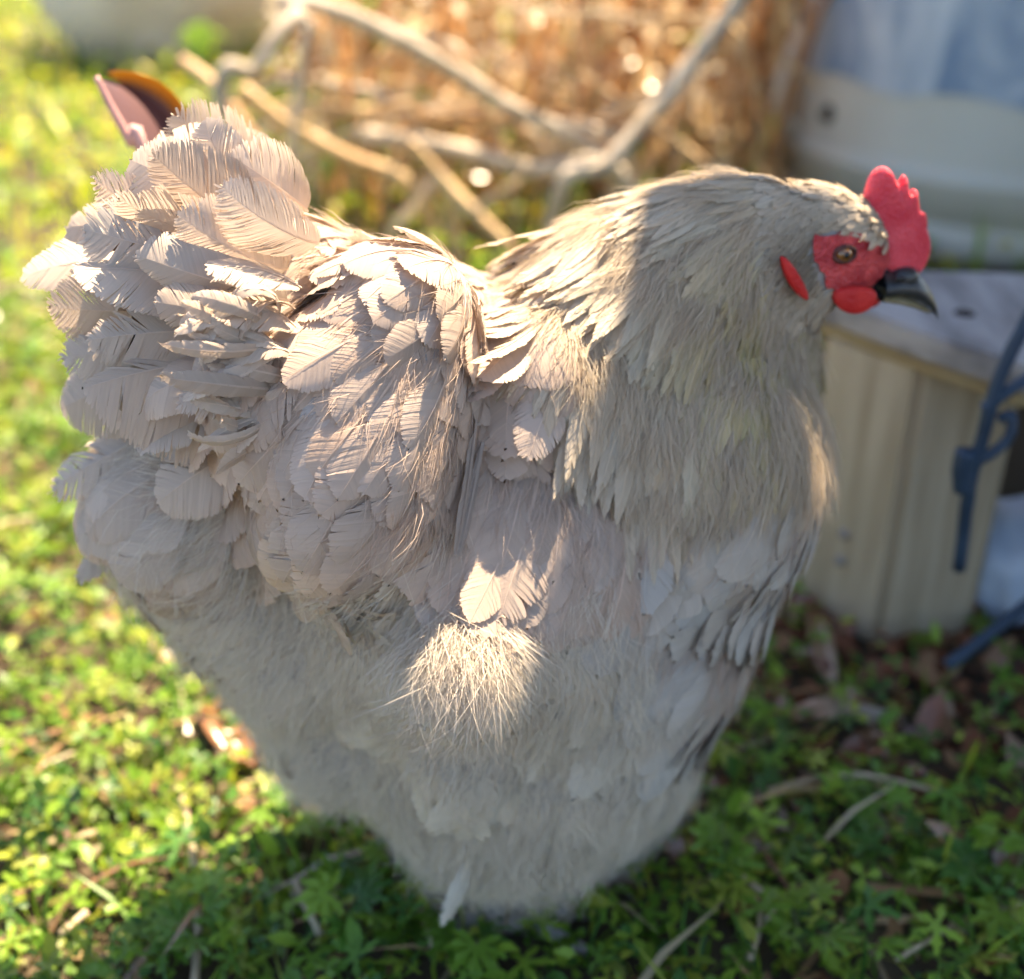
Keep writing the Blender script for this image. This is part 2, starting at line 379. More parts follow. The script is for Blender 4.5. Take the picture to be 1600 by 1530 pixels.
FLOW = np.array([  # px, py, dx, dy : how the plumage lies, seen from the near side
    (1330, 310, -.8, .1), (1200, 290, -1, .28), (1100, 290, -.92, .4), (1000, 320, -.85, .55), (900, 390, -.75, .65), (800, 430, -.85, .5), (1230, 340, -.75, .6),
    (1200, 480, -.35, .95), (1250, 560, -.1, 1), (1120, 450, -.5, .85), (1100, 560, -.35, .95), (1000, 600, -.25, 1), (920, 560, -.3, 1), (1200, 700, -.12, 1), (1050, 720, 0, 1), (960, 720, .0, 1),
    (1200, 850, -.4, .9), (1260, 760, -.25, .95), (1100, 950, -.45, .85), (1150, 1000, -.4, .9), (1080, 1120, -.2, 1), (1000, 1230, -.15, 1),
    (850, 850, -.3, 1), (950, 850, -.3, 1), (760, 820, -.25, 1), (820, 580, -.15, 1), (790, 480, -.35, .9), (850, 680, -.15, 1),
    (700, 400, -.85, .5), (560, 370, -.97, .3), (450, 400, -.95, .5), (650, 510, -.75, .65), (500, 520, -.88, .5), (420, 620, -.85, .55), (700, 600, -.4, .9), (600, 680, -.55, .8),
    (450, 760, -.6, .8), (700, 760, -.2, 1), (600, 840, -.42, .9), (500, 900, -.5, .85), (640, 350, -.95, .2), (430, 320, -.95, -.2), (330, 330, -.8, -.5), (350, 450, -.95, 0), (300, 600, -.95, .2),
    (250, 720, -.95, .3), (300, 820, -.8, .55), (240, 900, -.75, .6), (400, 1000, -.6, .8), (500, 1150, -.45, .9), (700, 1250, -.1, 1), (720, 1050, -.2, 1), (620, 1080, -.45, .9), (850, 1050, .15, 1), (950, 1020, .3, .95), (900, 1200, .05, 1), (700, 950, -.1, 1)])
def flow(px, nrm, far):
    d2 = ((px[:, None, :] - FLOW[None, :, :2]) ** 2).sum(2) + 900.0
    w = d2 ** -1.6; v = (w[:, :, None] * FLOW[None, :, 2:]).sum(1); v /= np.linalg.norm(v, axis=1)[:, None]
    d = v[:, :1] * HF[None] - v[:, 1:] * UP[None] * 1.0
    nn = np.where(far[:, None], nrm - 2 * (nrm @ HN)[:, None] * HN, nrm)
    d = d - (d * nn).sum(1)[:, None] * nn
    d = np.where(far[:, None], d - 2 * (d @ HN)[:, None] * HN, d)
    return d / (np.linalg.norm(d, axis=1)[:, None] + 1e-9)
def thin(p, spacing):
    """dart throwing: keep points at least spacing apart"""
    keep = []; grid = {}
    sp = np.broadcast_to(spacing, (len(p),)); cs = float(np.max(sp))
    for i in range(len(p)):
        c = tuple(np.floor(p[i] / cs).astype(int)); ok = True
        for dx in (-1, 0, 1):
            for dy in (-1, 0, 1):
                for dz in (-1, 0, 1):
                    for j in grid.get((c[0] + dx, c[1] + dy, c[2] + dz), ()):
                        if ((p[i] - p[j]) ** 2).sum() < sp[i] ** 2: ok = False; break
                    if not ok: break
                if not ok: break
            if not ok: break
        if ok: grid.setdefault(c, []).append(i); keep.append(i)
    return np.array(keep, int)

def feather(L, W, nb, lift=.2, bend=-.4, base=48, pw=.5, camber=.35, jit=.012, split=.06, shaft=.0005, fringe=.45, down=.12, bend2=0.0, wide=.55, point=2.0, lean=0.0):
    """a feather in local axes: y along the shaft, x across, z outwards. Every barb is a strip of its own.
    wide: where along the shaft it is widest; point: 2 = round end, lower = pointed end."""
    ts = np.linspace(0, 1, 25); th = lift + bend * ts + bend2 * ts ** 3
    dy = np.cos(th); dz = np.sin(th)
    ry_ = np.concatenate([[0], np.cumsum((dy[1:] + dy[:-1]) / 2)]) / 24 * L; rz_ = np.concatenate([[0], np.cumsum((dz[1:] + dz[:-1]) / 2)]) / 24 * L
    tau = np.linspace(0, 1, nb); v = 1 - .93 * (1 - tau) ** 1.45
    h = np.where(v < wide, np.clip(v / wide, 0, 1) ** pw, np.clip(1 - (np.clip(v - wide, 0, 1) / (1 - wide)) ** point, 0, 1) ** (1 / point))
    C = []; VV = []; FF = []; n0 = 0
    def at(y):   # point, tangent, normal at arc length y (0..1)
        q = np.clip(y, 0, 1); t_ = np.interp(q, ts, th)
        return np.stack([np.zeros_like(q), np.interp(q, ts, ry_), np.interp(q, ts, rz_)], -1), np.stack([np.zeros_like(q), -np.sin(t_), np.cos(t_)], -1)
    us = np.array([0, .6, .93 - .10 * fringe, 1.0]); ws = np.array([1.25, 1.35, 1.35 - .3 * fringe, .9 - .7 * fringe])
    for side in (-1.0, 1.0):
        gi = np.cumsum(rng.random(nb) < 1 / 6); gn = rng.normal(size=(nb + 2, 4))
        sp_g = np.where(rng.random(nb + 2) < .18, 1.0, .12)[gi]
        hw = h * W / 2 * (1 + .04 * gn[gi, 0] * sp_g + (.008 + .06 * fringe ** 2) * rng.normal(size=nb)) * (1 + lean * side)
        ve = v + (gn[gi, 1] * sp_g * split * .8 + rng.normal(size=nb) * jit * .5) * h * W / L + (.004 + .03 * fringe ** 2) * rng.normal(size=nb) * (v > .8)
        gm = (np.bincount(gi, v) / np.maximum(np.bincount(gi), 1))[gi]; ve = ve + (gm - v) * min(.5, .12 + .4 * fringe) * (.3 + .7 * sp_g)
        vb = np.maximum(v - h * W / 2 / (L * math.tan(math.radians(base))), .01 + .03 * tau)
        zj = (rng.normal(size=nb) * .07 + gn[gi, 2] * sp_g * .5) * L / nb
        c = np.zeros((nb, 4, 3)); nn = np.zeros((nb, 4, 3))
        for k, u in enumerate(us):
            y = vb + (ve - vb) * (u * .8 + .2 * u * u); x = hw * (u ** .9); p_, N_k = at(y)
            ov = np.clip(y - 1, 0, None)[:, None] * L * np.array([0, math.cos(th[-1]), math.sin(th[-1])])
            c[:, k] = p_ + ov + N_k * (-camber * x * x / max(W, 1e-6) + zj * u)[:, None]; c[:, k, 0] += side * x; nn[:, k] = N_k
        g = np.gradient(c, axis=0); gl = np.linalg.norm(g, axis=2, keepdims=True); g = g / (gl + 1e-9) * np.clip(gl, L / nb * .25, L / nb * 2.2)
        V = np.zeros((nb, 4, 2, 3)); e = g * (ws[None, :, None] * .5); tl = nn * (L / nb * .035)
        V[:, :, 0] = c - e - tl; V[:, :, 1] = c + e + tl
        idx = np.arange(nb * 8).reshape(nb, 4, 2) + n0; n0 += nb * 8
        FF.append(np.concatenate([np.stack([idx[:, k, 0], idx[:, k, 1], idx[:, k + 1, 1], idx[:, k + 1, 0]], 1) for k in range(3)]))
        bc = 1 + .022 * rng.normal(size=nb) + .03 * gn[gi, 3]
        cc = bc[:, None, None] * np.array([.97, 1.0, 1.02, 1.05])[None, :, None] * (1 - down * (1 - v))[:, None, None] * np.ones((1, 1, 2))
        VV.append(V.reshape(-1, 3)); C.append(cc.ravel())
    m = 7; st = np.linspace(0, .96, m); p_, N_k = at(st); p_ = p_ + N_k * shaft * .8; sw = shaft * (1.1 - st)
    A = p_.copy(); A[:, 0] -= sw; B_ = p_.copy(); B_[:, 0] += sw
    FF.append(np.array([(n0 + i, n0 + m + i, n0 + m + i + 1, n0 + i + 1) for i in range(m - 1)]))
    return np.concatenate(VV + [A, B_]), np.concatenate(FF), np.concatenate(C + [np.full(2 * m, 1.12)])
def frame(p, d, n, roll=0.0):
    d = d / np.linalg.norm(d); x = np.cross(d, n); x /= np.linalg.norm(x); n = np.cross(x, d)
    if roll: x, n = x * math.cos(roll) + n * math.sin(roll), n * math.cos(roll) - x * math.sin(roll)
    return np.stack([x, d, n], 0)
def lay(p, n, d, L):
    """lift and bend that make a feather of length L rooted at p follow the body"""
    q, qn, _, _ = bvh.find_nearest(Vector(p + d * L * .85))
    if q is None: return .15, -.3
    qn = np.array(qn); drop = math.atan2(-(qn @ d) * -1, max(qn @ n, .05))   # + when the surface turns away
    return drop
FCOL = {'wing': (.62, .485, .39), 'hackle': (.62, .515, .39), 'breast': (.58, .525, .465), 'fluff': (.73, .65, .54), 'tail': (.62, .50, .40)}
def tint(c, C, s=.05):
    v = 1 + rng.normal() * s; w = 1 + rng.normal() * .02
    return np.clip(np.asarray(c)[None] * C[:, None] * v * np.array([[w, 1, 1 / w]]), 0, .9)

FACE = [(1264, 374), (1284, 356), (1330, 348), (1376, 362), (1400, 395), (1480, 420), (1480, 520), (1380, 462), (1300, 456), (1280, 436)]
HEADP = [(1215, 200), (1420, 200), (1480, 420), (1400, 500), (1290, 500), (1225, 490), (1195, 400)]
WINGP = [(400, 350), (520, 335), (640, 360), (745, 440), (750, 560), (735, 700), (692, 810), (600, 868), (500, 885), (400, 840), (385, 760), (350, 640), (370, 500), (380, 420)]
HACK = [(745, 430), (900, 310), (1200, 215), (1400, 280), (1400, 500), (1310, 600), (1310, 700), (1260, 770), (1120, 800), (1010, 800), (930, 740), (885, 650), (880, 500), (800, 470)]
BREAST = [(1010, 790), (1260, 760), (1320, 640), (1330, 900), (1150, 1130), (1080, 1180), (1000, 980), (960, 900)]
SHOUL = [(735, 440), (880, 470), (900, 660), (930, 750), (1010, 810), (960, 900), (800, 910), (700, 870), (735, 700), (745, 560)]

def vis(p, n): return ((CAM - p) * n).sum(1) / np.linalg.norm(CAM - p, axis=1)
def plumage(name, n_try, poly, spacing, L, W, nb, c, mtl, parent, lift=.22, asobj=None, exclude=(), colfn=None, limit=None, dirj=.12, sel=None, **kw):
    p, nr, far, px = sample(n_try, poly)
    m = (inpoly(px, poly) if poly is not None else np.ones(len(p), bool)) & (vis(p, nr) > -.45)
    for e in exclude: m &= ~inpoly(px, e)
    if sel is not None: m &= sel(px, p)
    p, nr, far, px = p[m], nr[m], far[m], px[m]
    k = thin(p, spacing); p, nr, far, px = p[k], nr[k], far[k], px[k]
    d = flow(px, nr, far)
    bag_ = Bag(); objs = []
    order = np.argsort(-vis(p, nr)) if asobj else range(len(p))
    for i in order:
        s = 1 + rng.normal() * .12; Li = (L(px[i]) if callable(L) else L) * s; Wi = (W(px[i]) if callable(W) else W) * (1 + rng.normal() * .1)
        dd = d[i] + np.cross(nr[i], d[i]) * rng.normal() * dirj
        drop = lay(p[i], nr[i], d[i], Li)
        lf = lift + rng.normal() * .05
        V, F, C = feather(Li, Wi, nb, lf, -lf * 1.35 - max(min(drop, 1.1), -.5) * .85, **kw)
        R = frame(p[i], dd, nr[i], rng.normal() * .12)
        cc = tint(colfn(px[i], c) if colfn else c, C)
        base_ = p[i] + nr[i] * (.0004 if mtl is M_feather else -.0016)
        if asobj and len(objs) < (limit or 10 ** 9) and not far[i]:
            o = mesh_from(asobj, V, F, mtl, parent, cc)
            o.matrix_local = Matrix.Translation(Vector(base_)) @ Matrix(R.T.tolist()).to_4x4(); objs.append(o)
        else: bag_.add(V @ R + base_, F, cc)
    if bag_.n:
        o = bag_.build(name, mtl, parent); o['kind'] = 'stuff'
    print(name, len(p), len(objs)); return objs

# wing shell (its own part) and its covert feathers
cen = to_px(BV); sgn = BV @ HN
wm = inpoly(cen, WINGP) & (sgn < -.03) & (vis(BV, VN) > .05)
def patch(mask, off, name, m, parent):
    ids = np.where(mask)[0]; mp = -np.ones(nv, int); mp[ids] = np.arange(len(ids))
    t = BT[(mask[BT]).all(1)]; return mesh_from(name, BV[ids] + VN[ids] * off, mp[t], m, parent)
wing_o = patch(wm, .0008, 'wing', M_skin, hen)
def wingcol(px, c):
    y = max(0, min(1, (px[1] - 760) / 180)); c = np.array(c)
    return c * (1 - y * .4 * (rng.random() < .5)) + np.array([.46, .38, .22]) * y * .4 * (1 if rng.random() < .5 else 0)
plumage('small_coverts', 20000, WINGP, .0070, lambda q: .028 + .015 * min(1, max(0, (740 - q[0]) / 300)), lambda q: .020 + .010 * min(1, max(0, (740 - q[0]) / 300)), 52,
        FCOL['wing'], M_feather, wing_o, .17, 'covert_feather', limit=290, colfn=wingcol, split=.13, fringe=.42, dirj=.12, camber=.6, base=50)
# neck, shoulder, breast
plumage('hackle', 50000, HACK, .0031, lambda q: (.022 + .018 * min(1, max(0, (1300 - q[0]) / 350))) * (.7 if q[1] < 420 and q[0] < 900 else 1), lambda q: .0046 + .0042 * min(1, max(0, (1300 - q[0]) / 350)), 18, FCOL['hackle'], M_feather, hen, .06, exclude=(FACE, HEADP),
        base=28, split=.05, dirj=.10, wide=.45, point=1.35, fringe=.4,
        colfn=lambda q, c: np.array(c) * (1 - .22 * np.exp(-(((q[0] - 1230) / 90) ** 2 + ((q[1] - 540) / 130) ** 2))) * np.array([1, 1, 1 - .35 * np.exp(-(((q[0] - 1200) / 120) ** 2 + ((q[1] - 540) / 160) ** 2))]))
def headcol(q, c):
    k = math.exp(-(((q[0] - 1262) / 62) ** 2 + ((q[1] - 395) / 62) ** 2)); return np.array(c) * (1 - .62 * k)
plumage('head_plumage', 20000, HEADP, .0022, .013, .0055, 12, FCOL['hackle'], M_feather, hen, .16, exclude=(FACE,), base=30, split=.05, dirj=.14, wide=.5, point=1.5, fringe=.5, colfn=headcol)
plumage('shoulder_plumage', 14000, SHOUL, .0064, .034, .020, 44, FCOL['wing'], M_feather, hen, .16, split=.08, fringe=.3, dirj=.12)
plumage('breast_plumage', 14000, BREAST, .0076, .038, .027, 44, FCOL['breast'], M_feather, hen, .14, split=.09, fringe=.35, base=46, dirj=.15)
# back and saddle, everything above the fluff that is left
plumage('saddle_plumage', 30000, [(300, 250), (640, 250), (760, 400), (745, 450), (640, 365), (520, 340), (400, 355), (380, 480), (340, 640), (380, 780), (250, 800), (150, 600), (200, 300)], .0078, .046, .034, 60, FCOL['tail'], M_feather, hen, .18, split=.08, fringe=.25, dirj=.15)
plumage('contour_plumage', 40000, None, .013, .038, .029, 44, FCOL['wing'], M_feather, hen, .16, exclude=(FACE,), sel=lambda px, p: (px[:, 1] < 900) & (px[:, 0] < 1000) & ~inpoly(px, WINGP) & ~inpoly(px, HACK), fringe=.6, split=.1)
# soft body feathers of belly, thigh, stern
UPPER = (WINGP, HACK, BREAST, SHOUL, FACE)
low = lambda px, p: ((px[:, 1] > 760) | ((px[:, 0] < 400) & (px[:, 1] > 600))) & (p[:, 2] > .006)
plumage('belly_plumage', 60000, None, .0068, .034, .022, 22, FCOL['fluff'], M_fluff, hen, .14, exclude=UPPER, sel=low, split=.14, jit=.05, fringe=.75, base=40, dirj=.22, camber=.3, down=.0)
def strands(name, n_try, mask, L, w, c, parent, mtl, lift=.5, curl=.5, sp=.6):
    p, nr, far, px = sample(n_try); m = mask(px, p) & (vis(p, nr) > -.5); p, nr, far, px = p[m], nr[m], far[m], px[m]; n = len(p)
    d = flow(px, nr, far); b = np.cross(nr, d)
    # neighbouring strands share a lean, so they fall in locks
    cell = np.floor(p / .011).astype(int); h = np.abs((cell * np.array([73856093, 19349663, 83492791])).sum(1)) % 997
    lk = rng.normal(size=(997, 3))
    lean = lk[h, 0] * sp * .6 + rng.normal(size=n) * sp * .5; ll = np.clip(lift + .2 * lk[h, 1] + rng.normal(size=n) * .2, .05, 1.3)
    dd = d + b * lean[:, None]; dd /= np.linalg.norm(dd, axis=1)[:, None]
    Ls = L * (1 + .25 * rng.normal(size=n)).clip(.4, 1.7)
    sd_ = np.cross(dd, nr + rng.normal(size=(n, 3)) * .6); sd_ /= np.linalg.norm(sd_, axis=1)[:, None]
    V = np.zeros((n, 4, 2, 3)); cb = rng.normal(size=n) * curl
    for k, (u, ww) in enumerate(((0, 1), (.4, .9), (.75, .6), (1, .1))):
        c0 = p + dd * (Ls * u * np.cos(ll * (1 - .6 * u)))[:, None] + nr * (Ls * u * np.sin(ll) * (1 - .55 * u))[:, None] + b * (cb * Ls * u * u * .5)[:, None]
        c0[:, 2] -= Ls * u * u * .12
        V[:, k, 0] = c0 - sd_ * w * ww / 2; V[:, k, 1] = c0 + sd_ * w * ww / 2
    V[..., 2] = np.maximum(V[..., 2], .002)
    idx = np.arange(n * 8).reshape(n, 4, 2)
    F = np.concatenate([np.stack([idx[:, k, 0], idx[:, k, 1], idx[:, k + 1, 1], idx[:, k + 1, 0]], 1) for k in range(3)])
    C = np.clip(np.array(c)[None] * (1 + .05 * rng.normal(size=n) + .05 * lk[h, 2])[:, None], 0, .9); C = np.repeat(C, 8, 0)
    o = mesh_from(name, V.reshape(-1, 3), F, mtl, parent, C); o['kind'] = 'stuff'; print(name, n); return o
lowm = lambda px, p: ((px[:, 1] > 780) | ((px[:, 0] < 400) & (px[:, 1] > 600))) & ~inpoly(px, WINGP) & ~inpoly(px, SHOUL) & ~inpoly(px, BREAST) & ~inpoly(px, HACK)
strands('belly_fluff', 130000, lowm, .020, .00026, FCOL['fluff'], hen, M_fluff)
strands('thigh_tuft', 150000, lambda px, p: ((px[:, 0] - 715) / 74) ** 2 + ((px[:, 1] - 1000) / 140) ** 2 < 1, .024, .0003, (.68, .59, .49), hen, M_fluff, lift=.75, sp=.9)
strands('head_fuzz', 200000, lambda px, p: inpoly(px, HEADP) & ~inpoly(px, [(1255, 366), (1280, 345), (1340, 336), (1400, 350), (1480, 420), (1480, 520), (1380, 475), (1290, 470)]), .006, .00025, (.50, .42, .33), hen, M_fluff, lift=.2, sp=.3)
strands('neck_fuzz', 330000, lambda px, p: inpoly(px, HACK) & ~inpoly(px, HEADP) & ((px[:, 0] < 1190) | (px[:, 1] > 480)), .018, .0003, FCOL['hackle'], hen, M_fluff, lift=.28, sp=.3)
strands('soft_down', 150000, lambda px, p: (inpoly(px, WINGP) | inpoly(px, SHOUL) | inpoly(px, BREAST) | ((px[:, 1] < 780) & (px[:, 0] < 780))) & ~inpoly(px, HACK), .015, .0003, FCOL['wing'], hen, M_fluff, lift=.22, sp=.4)

# flight feathers lying folded along the flank, under the wing's edge
flank = empty('tmpflank'); bpy.data.objects.remove(flank)
for (x0, y0, x1, y1, w) in [(730, 640, 690, 840, 26), (742, 690, 697, 850, 22)]:
    def surf(x, y, up):
        o_, d_ = Vector(CAM), Vector(ray(x, y)).normalized(); h = bvh.ray_cast(o_, d_)
        return np.array(h[0]) + np.array(h[1]) * up, np.array(h[1])
    a_, n_ = surf(x0, y0, .004); b2, n2 = surf(x1, y1, .010); Lf = np.linalg.norm(b2 - a_) * 1.05
    V, F, C = feather(Lf, mm(w, a_), 70, .05, -.1, base=38, split=.04, fringe=.25, camber=.12, shaft=.0008)
    R = frame(a_, b2 - a_, n_ + n2); mesh_from('flight_feather', V @ R + a_, F, M_feather, wing_o, tint((.46, .385, .335), C))

# tail: core patch and large curling feathers
tailm = inpoly(cen, [(180, 300), (460, 300), (470, 560), (400, 720), (180, 720)]) & (sgn < .02)
tail_o = patch(tailm, .0006, 'tail', M_skin, hen)
def bez_feather(root, tip, offr, offt, bow, w, nb=110, roll=0.0, c=FCOL['tail'], bend2=0.0, name='tail_feather', parent=None, **kw):
    a = P(*root, offr); b = P(*tip, offt); d = b - a; Ln = np.linalg.norm(d)
    n = (CAM - a); n = n / np.linalg.norm(n) + np.array([0, 0, .35]) + rng.normal(size=3) * .18; R = frame(a, d, n, roll)
    th = bow
    V, F, C = feather(Ln * (1 + th * th / 6), mm(w, a), nb, th, -2 * th, bend2=bend2, base=kw.pop('base', 46), **dict(dict(split=.07, fringe=.2, camber=.55, shaft=.00055, wide=.6), **kw))
    return mesh_from(name, V @ R + a, F, M_feather, parent or tail_o, tint(c, C, .06))
TF = [  # root, tip, off root, off tip, bow, width, roll   (far ones first)
    ((440, 335), (335, 195), -.03, -.03, .5, 120, .3), ((430, 330), (265, 190), -.02, -.02, .6, 130, .35), ((440, 355), (212, 212), -.005, -.005, .6, 130, .3), ((420, 370), (182, 232), .0, .01, .6, 125, .2),
    ((430, 330), (300, 190), .01, .015, .55, 120, .5), ((450, 370), (250, 230), .015, .025, .5, 120, .3), ((430, 400), (140, 290), .0, .01, .55, 130, .1), ((440, 400), (200, 300), .02, .035, .5, 125, .25),
    ((420, 430), (78, 350), -.01, -.005, .5, 135, 0), ((430, 440), (45, 430), -.01, .0, .5, 140, -.1), ((430, 440), (140, 370), .02, .03, .5, 130, .2), ((450, 420), (260, 330), .03, .05, .5, 115, .3),
    ((430, 470), (60, 490), .0, .012, .5, 140, -.2), ((440, 480), (110, 450), .025, .04, .5, 130, .1), ((450, 470), (210, 400), .04, .055, .55, 115, .2), ((430, 520), (75, 560), .0, .02, .45, 135, -.2),
    ((440, 520), (140, 520), .03, .045, .5, 120, 0), ((450, 510), (230, 470), .045, .06, .55, 100, .2), ((430, 560), (50, 640), .0, .015, .45, 135, -.3), ((440, 560), (120, 610), .035, .055, .45, 125, -.1),
    ((430, 590), (45, 700), .0, .01, .4, 130, -.3), ((440, 590), (180, 640), .045, .065, .5, 105, -.1), ((420, 630), (70, 760), .01, .02, .4, 135, -.3), ((430, 620), (215, 710), .045, .06, .5, 100, -.2),
    ((400, 680), (130, 800), .02, .03, .4, 140, -.4), ((410, 690), (240, 770), .045, .055, .45, 100, -.3), ((400, 740), (135, 900), .02, .02, .4, 140, -.4), ((390, 780), (190, 950), .03, .03, .35, 130, -.4),
    ((480, 330), (370, 255), .01, .03, .5, 95, .3), ((500, 380), (350, 320), .04, .06, .5, 90, .3), ((470, 450), (330, 400), .055, .07, .5, 85, .1), ((470, 520), (320, 500), .06, .075, .6, 75, 0), ((460, 560), (290, 560), .06, .078, .6, 70, -.2), ((450, 600), (270, 650), .06, .075, .6, 66, -.3)]
for t_ in TF:
    bez_feather(t_[0], (t_[1][0] + 10 * rng.normal(), t_[1][1] + 10 * rng.normal()), t_[2], t_[3], t_[4] * (1 + .3 * rng.normal()), t_[5] * rng.uniform(.85, 1.3), roll=t_[6] + .3 * rng.normal(), bend2=rng.normal() * .45 - .2, lean=rng.normal() * .18, camber=rng.uniform(.3, .9), fringe=rng.uniform(.3, .75), split=rng.uniform(.05, .2))
for k in range(34):      # narrower curly feathers where the tail meets the wing
    r0 = (rng.uniform(400, 470), rng.uniform(480, 680)); a_ = rng.uniform(2.5, 3.9); l_ = rng.uniform(90, 190)
    bez_feather(r0, (r0[0] + l_ * math.cos(a_), r0[1] - l_ * math.sin(a_)), .065, .08, rng.uniform(.6, 1.3), rng.uniform(18, 36), 34, rng.normal() * .5, bend2=rng.normal() * .8, fringe=.5)
bez_feather((748, 1290), (690, 1430), .074, .085, .6, 30, 50, .3, c=(.68, .61, .51), name='foot_feather', parent=hen, fringe=.9, split=.16, bend2=.5)
strands('foot_fluff', 160000, lambda px, p: (px[:, 1] > 1290), .034, .0003, FCOL['fluff'], hen, M_fluff, lift=.25, sp=.5)

# head: face skin, eye, comb, wattle, earlobe, beak
def surfpt(x, y, up=0.0):
    h = bvh.ray_cast(Vector(CAM), Vector(ray(x, y)).normalized())
    return (np.array(h[0]) + np.array(h[1]) * up, np.array(h[1])) if h[0] else (P(x, y, .016), -HN)
def outline_solid(name, pts, off, thick, m, parent, bulge=.35, sub=2):
    """closed outline given on the hen's midline offset 'off', with real thickness and a rounded rim"""
    n = len(pts); c = np.mean(pts, 0); V = []; F = []
    levels = [(1.0, 0), (.93, .6), (.7, .92), (.35, 1.0)]
    for sgn_ in (1, -1):
        for (s_, z_) in (levels if sgn_ == 1 else levels[1:]):
            for q_ in pts:
                xy = c + (np.array(q_) - c) * s_; V.append(P(xy[0], xy[1], off) - HN * sgn_ * z_ * thick / 2 * (1 + .1 * rng.normal()))
        V.append(P(c[0], c[1], off) - HN * sgn_ * thick / 2)
    def ringf(a, b, fl):
        for i in range(n):
            j = (i + 1) % n; f = (a + i, a + j, b + j, b + i); F.append(f[::-1] if fl else f)
    r = [0, n, 2 * n, 3 * n]; c1 = 4 * n
    for k in range(3): ringf(r[k], r[k + 1], False)
    for i in range(n): F.append((r[3] + i, r[3] + (i + 1) % n, c1))
    s0 = 4 * n + 1; r2 = [0, s0, s0 + n, s0 + 2 * n]; c2 = s0 + 3 * n
    for k in range(3): ringf(r2[k], r2[k + 1], True)
    for i in range(n): F.append((r2[3] + (i + 1) % n, r2[3] + i, c2))
    o = mesh_from(name, V, F, m, parent); ss = o.modifiers.new('s', 'SUBSURF'); ss.levels = sub; ss.render_levels = sub; return o
COMB = [(1335, 345), (1350, 295), (1356, 272), (1372, 257), (1390, 259), (1398, 282), (1404, 290), (1409, 269), (1417, 273), (1419, 300), (1424, 304), (1429, 291), (1435, 300), (1435, 325), (1440, 332), (1446, 330), (1450, 345), (1448, 360), (1454, 372), (1455, 395), (1449, 412), (1440, 430), (1412, 438), (1385, 425), (1365, 400), (1348, 372)]
outline_solid('comb', COMB, .0, .0075, M_comb, hen)
fm = inpoly(cen, [(1258, 370), (1272, 352), (1330, 346), (1375, 362), (1405, 395), (1425, 440), (1395, 470), (1330, 470), (1280, 462), (1262, 425)]) & (vis(BV, VN) > -.1)
fo = patch(fm, .0016, 'face', M_face, hen); fs = fo.modifiers.new('s', 'SMOOTH'); fs.iterations = 4; fs.factor = .5
outline_solid('wattle', [(1300, 452), (1320, 446), (1350, 446), (1370, 452), (1372, 466), (1362, 482), (1342, 492), (1320, 490), (1304, 478), (1298, 464)], .014, .006, M_wattle, hen)
outline_solid('wattle', [(1318, 452), (1340, 446), (1366, 450), (1380, 462), (1374, 476), (1358, 482), (1338, 480), (1324, 468)], -.012, .006, M_wattle, hen)
outline_solid('earlobe', [(1216, 398), (1224, 398), (1240, 415), (1252, 435), (1264, 460), (1264, 472), (1250, 466), (1234, 448), (1222, 425)], .0265, .006, M_wattle, hen)
ep, en = surfpt(1316, 396, .0015)
M_iris, nt, N_, L_, b_ = mat('eye_amber'); c_, _z = noise_col(nt, (.14, .055, .012), (.28, .12, .025), 300, 3); L_.new(c_, b_.inputs['Base Color']); b_.inputs['Roughness'].default_value = .05; b_.inputs['Coat Weight'].default_value = 1
M_black = simple('black', (.006, .006, .006), (.012, .01, .01), 50, .1, spec=.5)
def ball(name, c, r, m, parent, sc=(1, 1, 1)):
    bm = bmesh.new(); bmesh.ops.create_uvsphere(bm, u_segments=24, v_segments=16, radius=r)
    for v in bm.verts: v.co = Vector((v.co.x * sc[0], v.co.y * sc[1], v.co.z * sc[2]))
    me = bpy.data.meshes.new(name); bm.to_mesh(me); bm.free(); me.materials.append(m)
    for p in me.polygons: p.use_smooth = True
    o = bpy.data.objects.new(name, me); COL.objects.link(o); o.location = c
    if parent: o.parent = parent
    return o
eye = ball('eye', ep - en * .0016, .0046, M_iris, hen); tocam = (CAM - ep) / np.linalg.norm(CAM - ep); ax = en * .75 + tocam * .25; ax /= np.linalg.norm(ax)
ball('pupil', ax * .0031, .0019, M_black, eye)
xa = np.cross(ax, [0, 0, 1]); xa /= np.linalg.norm(xa); ya = np.cross(xa, ax)
for nm, s_ in (('upper_eyelid', 1), ('lower_eyelid', -1)):
    V, F = tube([ep - en * .0022 + ax * .0029 + xa * .0054 * math.cos(t) + ya * .0031 * s_ * math.sin(t) for t in np.linspace(0, math.pi, 7)], [.0008, .0011, .0013, .0014, .0013, .0011, .0008], 8)
    mesh_from(nm, V, F, simple(nm, (.05, .02, .018), (.12, .04, .03), 200, .5), hen)
# beak: upper and lower mandible as lofted horn
M_beak = simple('beak_horn', (.018, .02, .026), (.05, .05, .048), 120, .35, spec=.5); M_beak2 = simple('beak_horn_pale', (.16, .13, .06), (.26, .22, .13), 120, .4)
def loft(name, rows, m):
    V = []; F = []; n = 14
    for (x, y, h, wd) in rows:
        c = P(x, y, 0); u_ = UP * mm(h, c); w_ = HN * mm(wd, c)
        for q_ in range(n):
            a = 2 * math.pi * q_ / n; V.append(c + u_ * math.sin(a) + w_ * math.cos(a))
    for i in range(len(rows) - 1):
        for q_ in range(n): F.append((i * n + q_, i * n + (q_ + 1) % n, (i + 1) * n + (q_ + 1) % n, (i + 1) * n + q_))
    F.append(tuple(range((len(rows) - 1) * n, len(rows) * n))); return mesh_from(name, V, F, m, hen)
loft('upper_beak', [(1372, 440, 24, 34), (1400, 438, 22, 30), (1422, 441, 22, 26), (1440, 453, 19, 20), (1453, 468, 14, 14), (1461, 483, 9, 8), (1465, 495, 3, 3)], M_beak)
